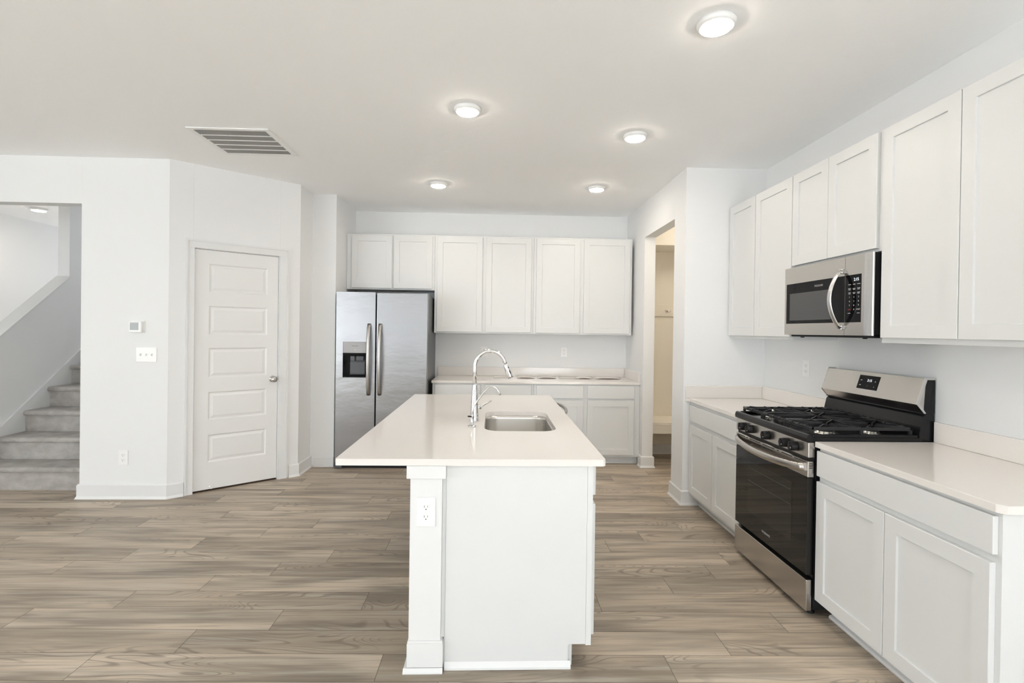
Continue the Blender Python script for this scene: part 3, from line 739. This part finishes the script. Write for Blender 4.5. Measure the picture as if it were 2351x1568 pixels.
# ------------------------------------------------------------------ microwave over the range
def microwave():
    # local x = 3.255 - world y ; local y = world x - XM
    XM = 1.917; W = .766; zb, zt = 1.428, 1.856
    t = thing('microwave', 'stainless over-the-range microwave hanging below the short wall cabinet', 'microwave', (XM, 3.272, zb), RIGHT)
    H = zt-zb; D = XR-XM-.004
    mb(M_BLACK).box(.018, W-.003, .0165, D, .006, H-.002).done('casing', t)
    b = mb(M_BLACKM).box(.03, W-.02, .03, D-.02, -.012, .0055)
    for x in (.10, W-.12): b.lathe([(.010, -.018), (.013, -.0125)], (x, .06, 0), n=12)
    b.done('underside_grille', t)
    ds = .569  # door / control seam
    # door: stainless frame around black glass
    def frame(b, a0, a1, gx0, gx1, gz0, gz1, full_right=False):
        b.box(a0, a1, 0, .016, 0, gz0).box(a0, a1, 0, .016, gz1, H)
        if gx0-a0 > .001: b.box(a0, gx0, 0, .016, gz0, gz1)
        if a1-gx1 > .001: b.box(gx1, a1, 0, .016, gz0, gz1)
        bmesh.ops.remove_doubles(b.b, verts=b.b.verts[:], dist=.0001)
    gz0, gz1 = .070, .325
    b = mb(M_STEEL); frame(b, 0, ds-.001, .018, ds-.001, gz0, gz1); d = b.done('door', t)
    mb(M_BLACKG).box(.0185, ds-.001, .0005, .0155, gz0+.0005, gz1-.0005).done('door_glass', d)
    mb(M_MESH).box(.055, .455, -.0003, .0004, .090, .262).done('window', d)
    mb(M_INK).text('FRIGIDAIRE', .345, .292, .0155, -.0006).done('logo_lettering', d)
    # control section with rolled right edge
    b = mb(M_STEEL)
    b.box(ds+.001, ds+.002, 0, .016, gz0, gz1); b.box(ds+.001, W-.052, 0, .016, 0, gz0).box(ds+.001, W-.052, 0, .016, gz1, H).box(W-.072, W-.052, 0, .016, gz0, gz1)
    bmesh.ops.remove_doubles(b.b, verts=b.b.verts[:], dist=.0001); cpan = b.done('control_panel', t)
    pr = [(W-.052, 0)]+[(W-.052+.052*math.sin(PI/2*i/8), .011*(1-math.cos(PI/2*i/8))) for i in range(1, 9)]+[(W, .016), (W-.052, .016)]
    q = mb(M_STEELV).prism(pr, 0, H); q.done('side_trim', t)
    mb(M_BLACKG).box(ds+.0022, W-.0725, .0005, .0155, gz0+.0005, gz1-.0005).done('keypad', cpan)
    b = mb(M_DISP); xc = (ds+W-.07)/2+.008
    b.text('2:15', xc+.016, .298, .022, -.0008)
    b.m(M_INK)
    for r_, ws in enumerate(((.020, .018, .024), (.020, .020, .022), (.018, .018, .020))):
        for k, ww in enumerate(ws):
            x = xc-.034+k*.034; z = .272-r_*.022
            b.box(x-ww/2, x+ww/2, -.0008, -.0004, z, z+.003)
            if r_: b.box(x-ww/2+.002, x+ww/2-.002, -.0008, -.0004, z-.006, z-.003)
    b.m(M_WPLAST)
    for r_, row in enumerate(('123', '456', '789')):
        for k, ch in enumerate(row): b.text(ch, xc-.034+k*.034, .205-r_*.022, .0125, -.0008)
    b.text('0', xc, .139, .0125, -.0008); b.text('START', xc+.033, .139, .0095, -.0008)
    b.m(M_RED).text('STOP', xc-.034, .139, .0085, -.0008)
    b.m(M_INK).box(xc-.045, xc-.025, -.0008, -.0004, .118, .121).box(xc+.024, xc+.044, -.0008, -.0004, .118, .121)
    b.done('keypad_marking', cpan)
    # bowed vertical handle
    n = 22; P = []
    cx = ds-.022
    for i in range(n+1):
        u = i/n; P.append((cx, -.010-.062*math.sin(PI*u)**.8, .040+.315*u))
    mb(M_STEELV).tube(P, .016, 14, flat=(.45, 1.0)).done('handle', d)
    mb(M_STEELV).box(cx-.014, cx+.014, -.014, -.0005, .030, .056, .003).box(cx-.014, cx+.014, -.014, -.0005, .338, .364, .003).done('handle_mount', d)
microwave()
# ------------------------------------------------------------------ gas range
def gas_range():
    XG = 1.597; YY = Y0-.003; W = Y0-Y1-.004
    t = thing('gas_range', 'freestanding stainless gas range with black cooktop and oven glass', 'stove', (XG, YY, 0), RIGHT)
    D = XR-XG-.004
    # local: x 0..W towards camera, y depth, z height
    mb(M_BLACK).box(.003, W-.003, .036, D-.01, .035, .884).done('body', t)
    # storage drawer
    b = mb(M_STEEL).box(0, W, 0, .03, .030, .188, .004); b.done('storage_drawer', t)
    # oven door
    b = mb(M_STEEL).box(0, W, 0, .032, .706, .789, .003, 1)
    door = b.done('oven_door', t)
    mb(M_GLASS).box(.001, W-.001, .001, .033, .210, .7055, .003, 1).done('door_glass', door)
    b = mb(M_WINDOW).box(.155, .622, .0003, .0009, .33, .645)
    b.m(M_DGREY)
    for z in (.52, .60): b.box(.165, .612, -.0001, .0002, z, z+.0015)
    b.done('oven_window', door)
    mb(M_INK).text('FRIGIDAIRE', .375, .268, .0175, .0002).done('logo_lettering', door)
    b = mb(M_BLACKM)
    for a0, a1 in ((.02, .115), (.135, .150), (.175, .30), (.325, .45), (.475, .495), (.52, .62), (.64, .74)):
        b.box(a0, a1, -.0006, .0002, .777, .782)
    for a0, a1 in ((.135, .150), (.175, .30), (.325, .45)): b.box(a0, a1, -.0006, .0002, .7615, .7665)
    for k in range(4): b.box(W-.0002, W+.0006, .006, .024, .752+k*.008, .7555+k*.008)
    b.done('vent_slots', door)
    n = 24; P = []
    for i in range(n+1):
        u = i/n; P.append((.02+(W-.04)*u, -.004-.046*math.sin(PI*u)**.6, .757-.020*math.sin(PI*u)**.6))
    mb(M_STEEL).tube(P, .0205, 16, flat=(.55, 1.0)).done('handle', door)
    # control panel + knobs
    cpnl = mb(M_STEEL).box(0, W, 0, .036, .806, .884, .004, 2).done('control_panel', t)
    mb(M_BLACKM).box(.003, W-.003, .012, .035, .790, .8055).done('shadow_gap', t)
    for k, x in enumerate((.108, .198, .381, .568, .652)):
        b = mb(M_BLACKM)
        b.lathe([(.0245, 0), (.0255, -.006), (.0235, -.030), (.0205, -.034)], (0, 0, 0), 'y', 28)
        b.box(-.0055, .0055, -.040, -.004, -.023, .023, .002, 1)
        b.m(M_WPLAST).box(.0075, .0105, -.0352, -.0338, -.010, -.004); b.m(M_RED).box(.0075, .010, -.0352, -.0338, .006, .010)
        b.done('burner_knob', t, (x, -.0006, .843))
    # cooktop: black tray with raised lip
    b = mb(M_BLACK)
    b.prism([(-.008, .886), (-.010, .905), (-.004, .921), (.006, .925), (.014, .923), (.022, .909), (.58, .909), (.58, .886)], 0, W, 'x')
    b.box(0, .018, .0225, .57, .9092, .925, .004).box(W-.018, W, .0225, .57, .9092, .925, .004)
    b.done('cooktop', t)
    # burners
    spots = [(.125, .170, .040), (.125, .420, .034), (W-.125, .170, .046), (W-.125, .420, .034)]
    for x, y, r in spots:
        b = mb(M_ALU).lathe([(r*1.35, .9095), (r*1.35, .912), (r*1.05, .914), (r*1.0, .921), (r*.9, .923)], (x, y, 0), n=28)
        q = b.done('burner', t)
        mb(M_BLACKM).lathe([(r*.92, .9235), (r*.95, .928), (r*.85, .9315), (r*.5, .932)], (x, y, 0), n=28).done('burner_cap', q)
    b = mb(M_ALU); x, y = W/2, .295
    b.lathe([(.036, .9095), (.034, .921)], (x, y-.07, 0), n=24).lathe([(.036, .9095), (.034, .921)], (x, y+.07, 0), n=24).box(x-.035, x+.035, y-.07, y+.07, .9095, .9205)
    q = b.done('burner', t)
    b = mb(M_BLACKM); pts = [(x+.033*math.cos(2*PI*i/28), y+(.07 if math.sin(2*PI*i/28) > 0 else -.07)+.033*math.sin(2*PI*i/28)) for i in range(28)]
    b.prism(pts, .9215, .930, bev=.002); b.done('burner_cap', q)
    # cast-iron grates: three side by side
    def grate(xa, xb, centres):
        b = mb(M_IRON); y0, y1 = .038, .555; h = .0125; zt = .957; zb = zt-.016; bw = .008
        def bar(p, q, w=bw, z0=zb, z1=zt):
            p, q = Vector(p), Vector(q); d = (q-p).normalized(); n = Vector((-d.y, d.x))*w/2
            b.prism([tuple(p+n), tuple(p-n), tuple(q-n), tuple(q+n)], z0, z1)
        bar((xa, y0), (xb, y0), .009); bar((xa, y1), (xb, y1), .009); bar((xa+.006, y0), (xa+.006, y1)); bar((xb-.006, y0), (xb-.006, y1))
        ym = (y0+y1)/2; bar((xa, ym), (xb, ym))
        # rounded front and rear tubes with studs
        for yy in (y0, y1):
            b.tube([(xa, yy, zt-.006), (xb, yy, zt-.006)], .0072, 10)
            for k in range(1, 4):
                xx = xa+(xb-xa)*k/4; b.tube([(xx-.006, yy, zt-.005), (xx+.006, yy, zt-.005)], .0095, 10)
        for (cx, cy) in centres:
            for a in range(0, 360, 45):
                if a % 90 == 45:
                    r0, r1 = .028, .118
                else: r0, r1 = .026, .2
                d = Vector((math.cos(math.radians(a)), math.sin(math.radians(a))))
                # clip to the cell
                tmax = r1
                lim = []
                if d.x > .01: lim.append((xb-.006-cx)/d.x)
                if d.x < -.01: lim.append((xa+.006-cx)/d.x)
                top = y1 if (cy > ym or len(centres) == 1) else ym; bot = y0 if (cy < ym or len(centres) == 1) else ym
                if d.y > .01: lim.append((top-cy)/d.y)
                if d.y < -.01: lim.append((bot-cy)/d.y)
                tmax = min(lim)
                bar((cx+d.x*r0, cy+d.y*r0), (cx+d.x*tmax, cy+d.y*tmax), .0065, zt-.014, zt+.0035)
        for fx in (xa+.008, xb-.008):
            for fy in (y0, ym, y1): b.box(fx-.006, fx+.006, fy-.007, fy+.007, .9258 if fx < .03 or fx > W-.03 else .9100, zb)
        b.done('grate', t)
    w3 = (W-.026)/3
    xs = [.012+w3*i for i in range(4)]
    grate(xs[0]+.010, xs[1], [(.125, .170), (.125, .420)])
    grate(xs[1]+.002, xs[2]-.002, [(W/2, .295)])
    grate(xs[2], xs[3]-.010, [(W-.125, .170), (W-.125, .420)])
    # backguard
    b = mb(M_BLACK)
    b.prism([(.580, .887), (.580, .930), (.586, .965), (.598, 1.017), (.61, 1.03), (D-.004, 1.03), (D-.004, .887)], .004, W-.004, 'x')
    b.prism([(.598, 1.031), (.606, 1.195), (.615, 1.206), (D-.004, 1.206), (D-.004, 1.031)], .003, W-.003, 'x')
    bgd = b.done('backguard', t)
    # stainless fascia with a chin
    q = mb(M_STEEL).prism([(.598, 1.038), (.563, 1.080), (.606, 1.213), (.612, 1.213), (.6065, 1.200), (.5985, 1.075)], 0.001, W-.001, 'x').done('fascia', bgd)
    for xa in (-.0005, W-.0075):
        mb(M_STEELV).prism([(.600, 1.034), (.560, 1.080), (.605, 1.2185), (D-.004, 1.2185), (D-.004, 1.2065), (.614, 1.2065), (.575, 1.084), (.610, 1.036)], xa, xa+.008, 'x').done('end_trim', bgd)
    # display on the sloping face
    p0 = Vector((0, .563, 1.080)); p1 = Vector((0, .606, 1.213)); up = (p1-p0).normalized(); out = Vector((0, -up.z, up.y))
    ang_ = math.atan2(up.y, up.z)
    dsp = mb(M_BLACKG).box(-.078, .078, -.0028, -.0004, -.040, .042, .0008, 1).done('display', bgd, tuple(Vector((.387, 0, 0))+p0+up*.078), (-ang_, 0, 0))
    b = mb(M_DISP).text('2:15', .010, .012, .021, -.0032)
    b.m(M_WPLAST).text('^', .055, .006, .020, -.0032).text('v', .055, -.022, .013, -.0032)
    b.box(-.062, -.048, -.0032, -.0029, .010, .013).box(-.062, -.048, -.0032, -.0029, -.020, -.017)
    b.m(M_INKD).text('0', .002, -.020, .016, -.0032)
    b.done('display_digits', dsp)
    for x in (.045, W-.045):
        for y in (.055, D-.08): mb(M_BLACKM).lathe([(.018, .0008), (.018, .008), (.010, .010), (.010, .034)], (x, y, 0), n=14).done('levelling_foot', t)
gas_range()
# ------------------------------------------------------------------ curled sheets on the back counter
def sheets():
    spec = [(.105, .20, 0, 'pale curled paper sheet on back counter, leftmost of the row'),
            (.375, .20, 1, 'white paper sheet with a dark brown front edge, second from left on back counter'),
            (.620, .21, 1, 'white paper sheet with brown edge, third from left on back counter'),
            (.850, .19, 0, 'thin pale paper sheet with a faint brown edge, in the middle of the row'),
            (1.045, .18, 1, 'small white paper sheet with brown edge, second from right on back counter'),
            (1.310, .30, 1, 'widest white paper sheet with a long dark front edge, rightmost of the row')]
    for x, w_, dark, lab in spec:
        t = thing('paper_sheet', lab, 'paper', (x, 5.72, CT+.0015), random.uniform(-.03, .03), 'curled paper sheets on the back counter')
        n = 14; b = mb(M_PAPER); prof = []
        for i in range(n+1):
            u = i/n; prof.append((-w_/2+w_*u, .0015+.006*math.sin(PI*u)*(1 if dark else .4)))
        poly = [(a, z+.0016) for a, z in prof]+[(a, z) for a, z in prof[::-1]]
        b.prism(poly, 0, .17, 'y'); b.done('sheet', t)
        b = mb(M_PBROWN if dark else M_PAPER)
        k = [(a, z) for a, z in prof[2:-2]]
        b.prism([(a, z-.0003) for a, z in k]+[(a, -.0005+.0006) for a, z in k[::-1]], .003, .010, 'y'); b.done('underside', t)
sheets()
# ------------------------------------------------------------------ added fill lamps in the hall and stairwell
def point(name, loc, power, col, r=.08):
    l = bpy.data.lights.new(name, 'POINT'); l.energy = power; l.color = col; l.shadow_soft_size = r
    o = bpy.data.objects.new(name, l); COL.objects.link(o); o.location = loc; return o
point('hall_fill', (2.5, 5.0, 2.65), 10, (1, .88, .74))  # unseen warm lamp, added to brighten the hall
point('stairwell_fill', (-3.9, 6.9, 2.6), 9, (.95, .97, 1.0))  # out of view, added to lift the dark stair walls
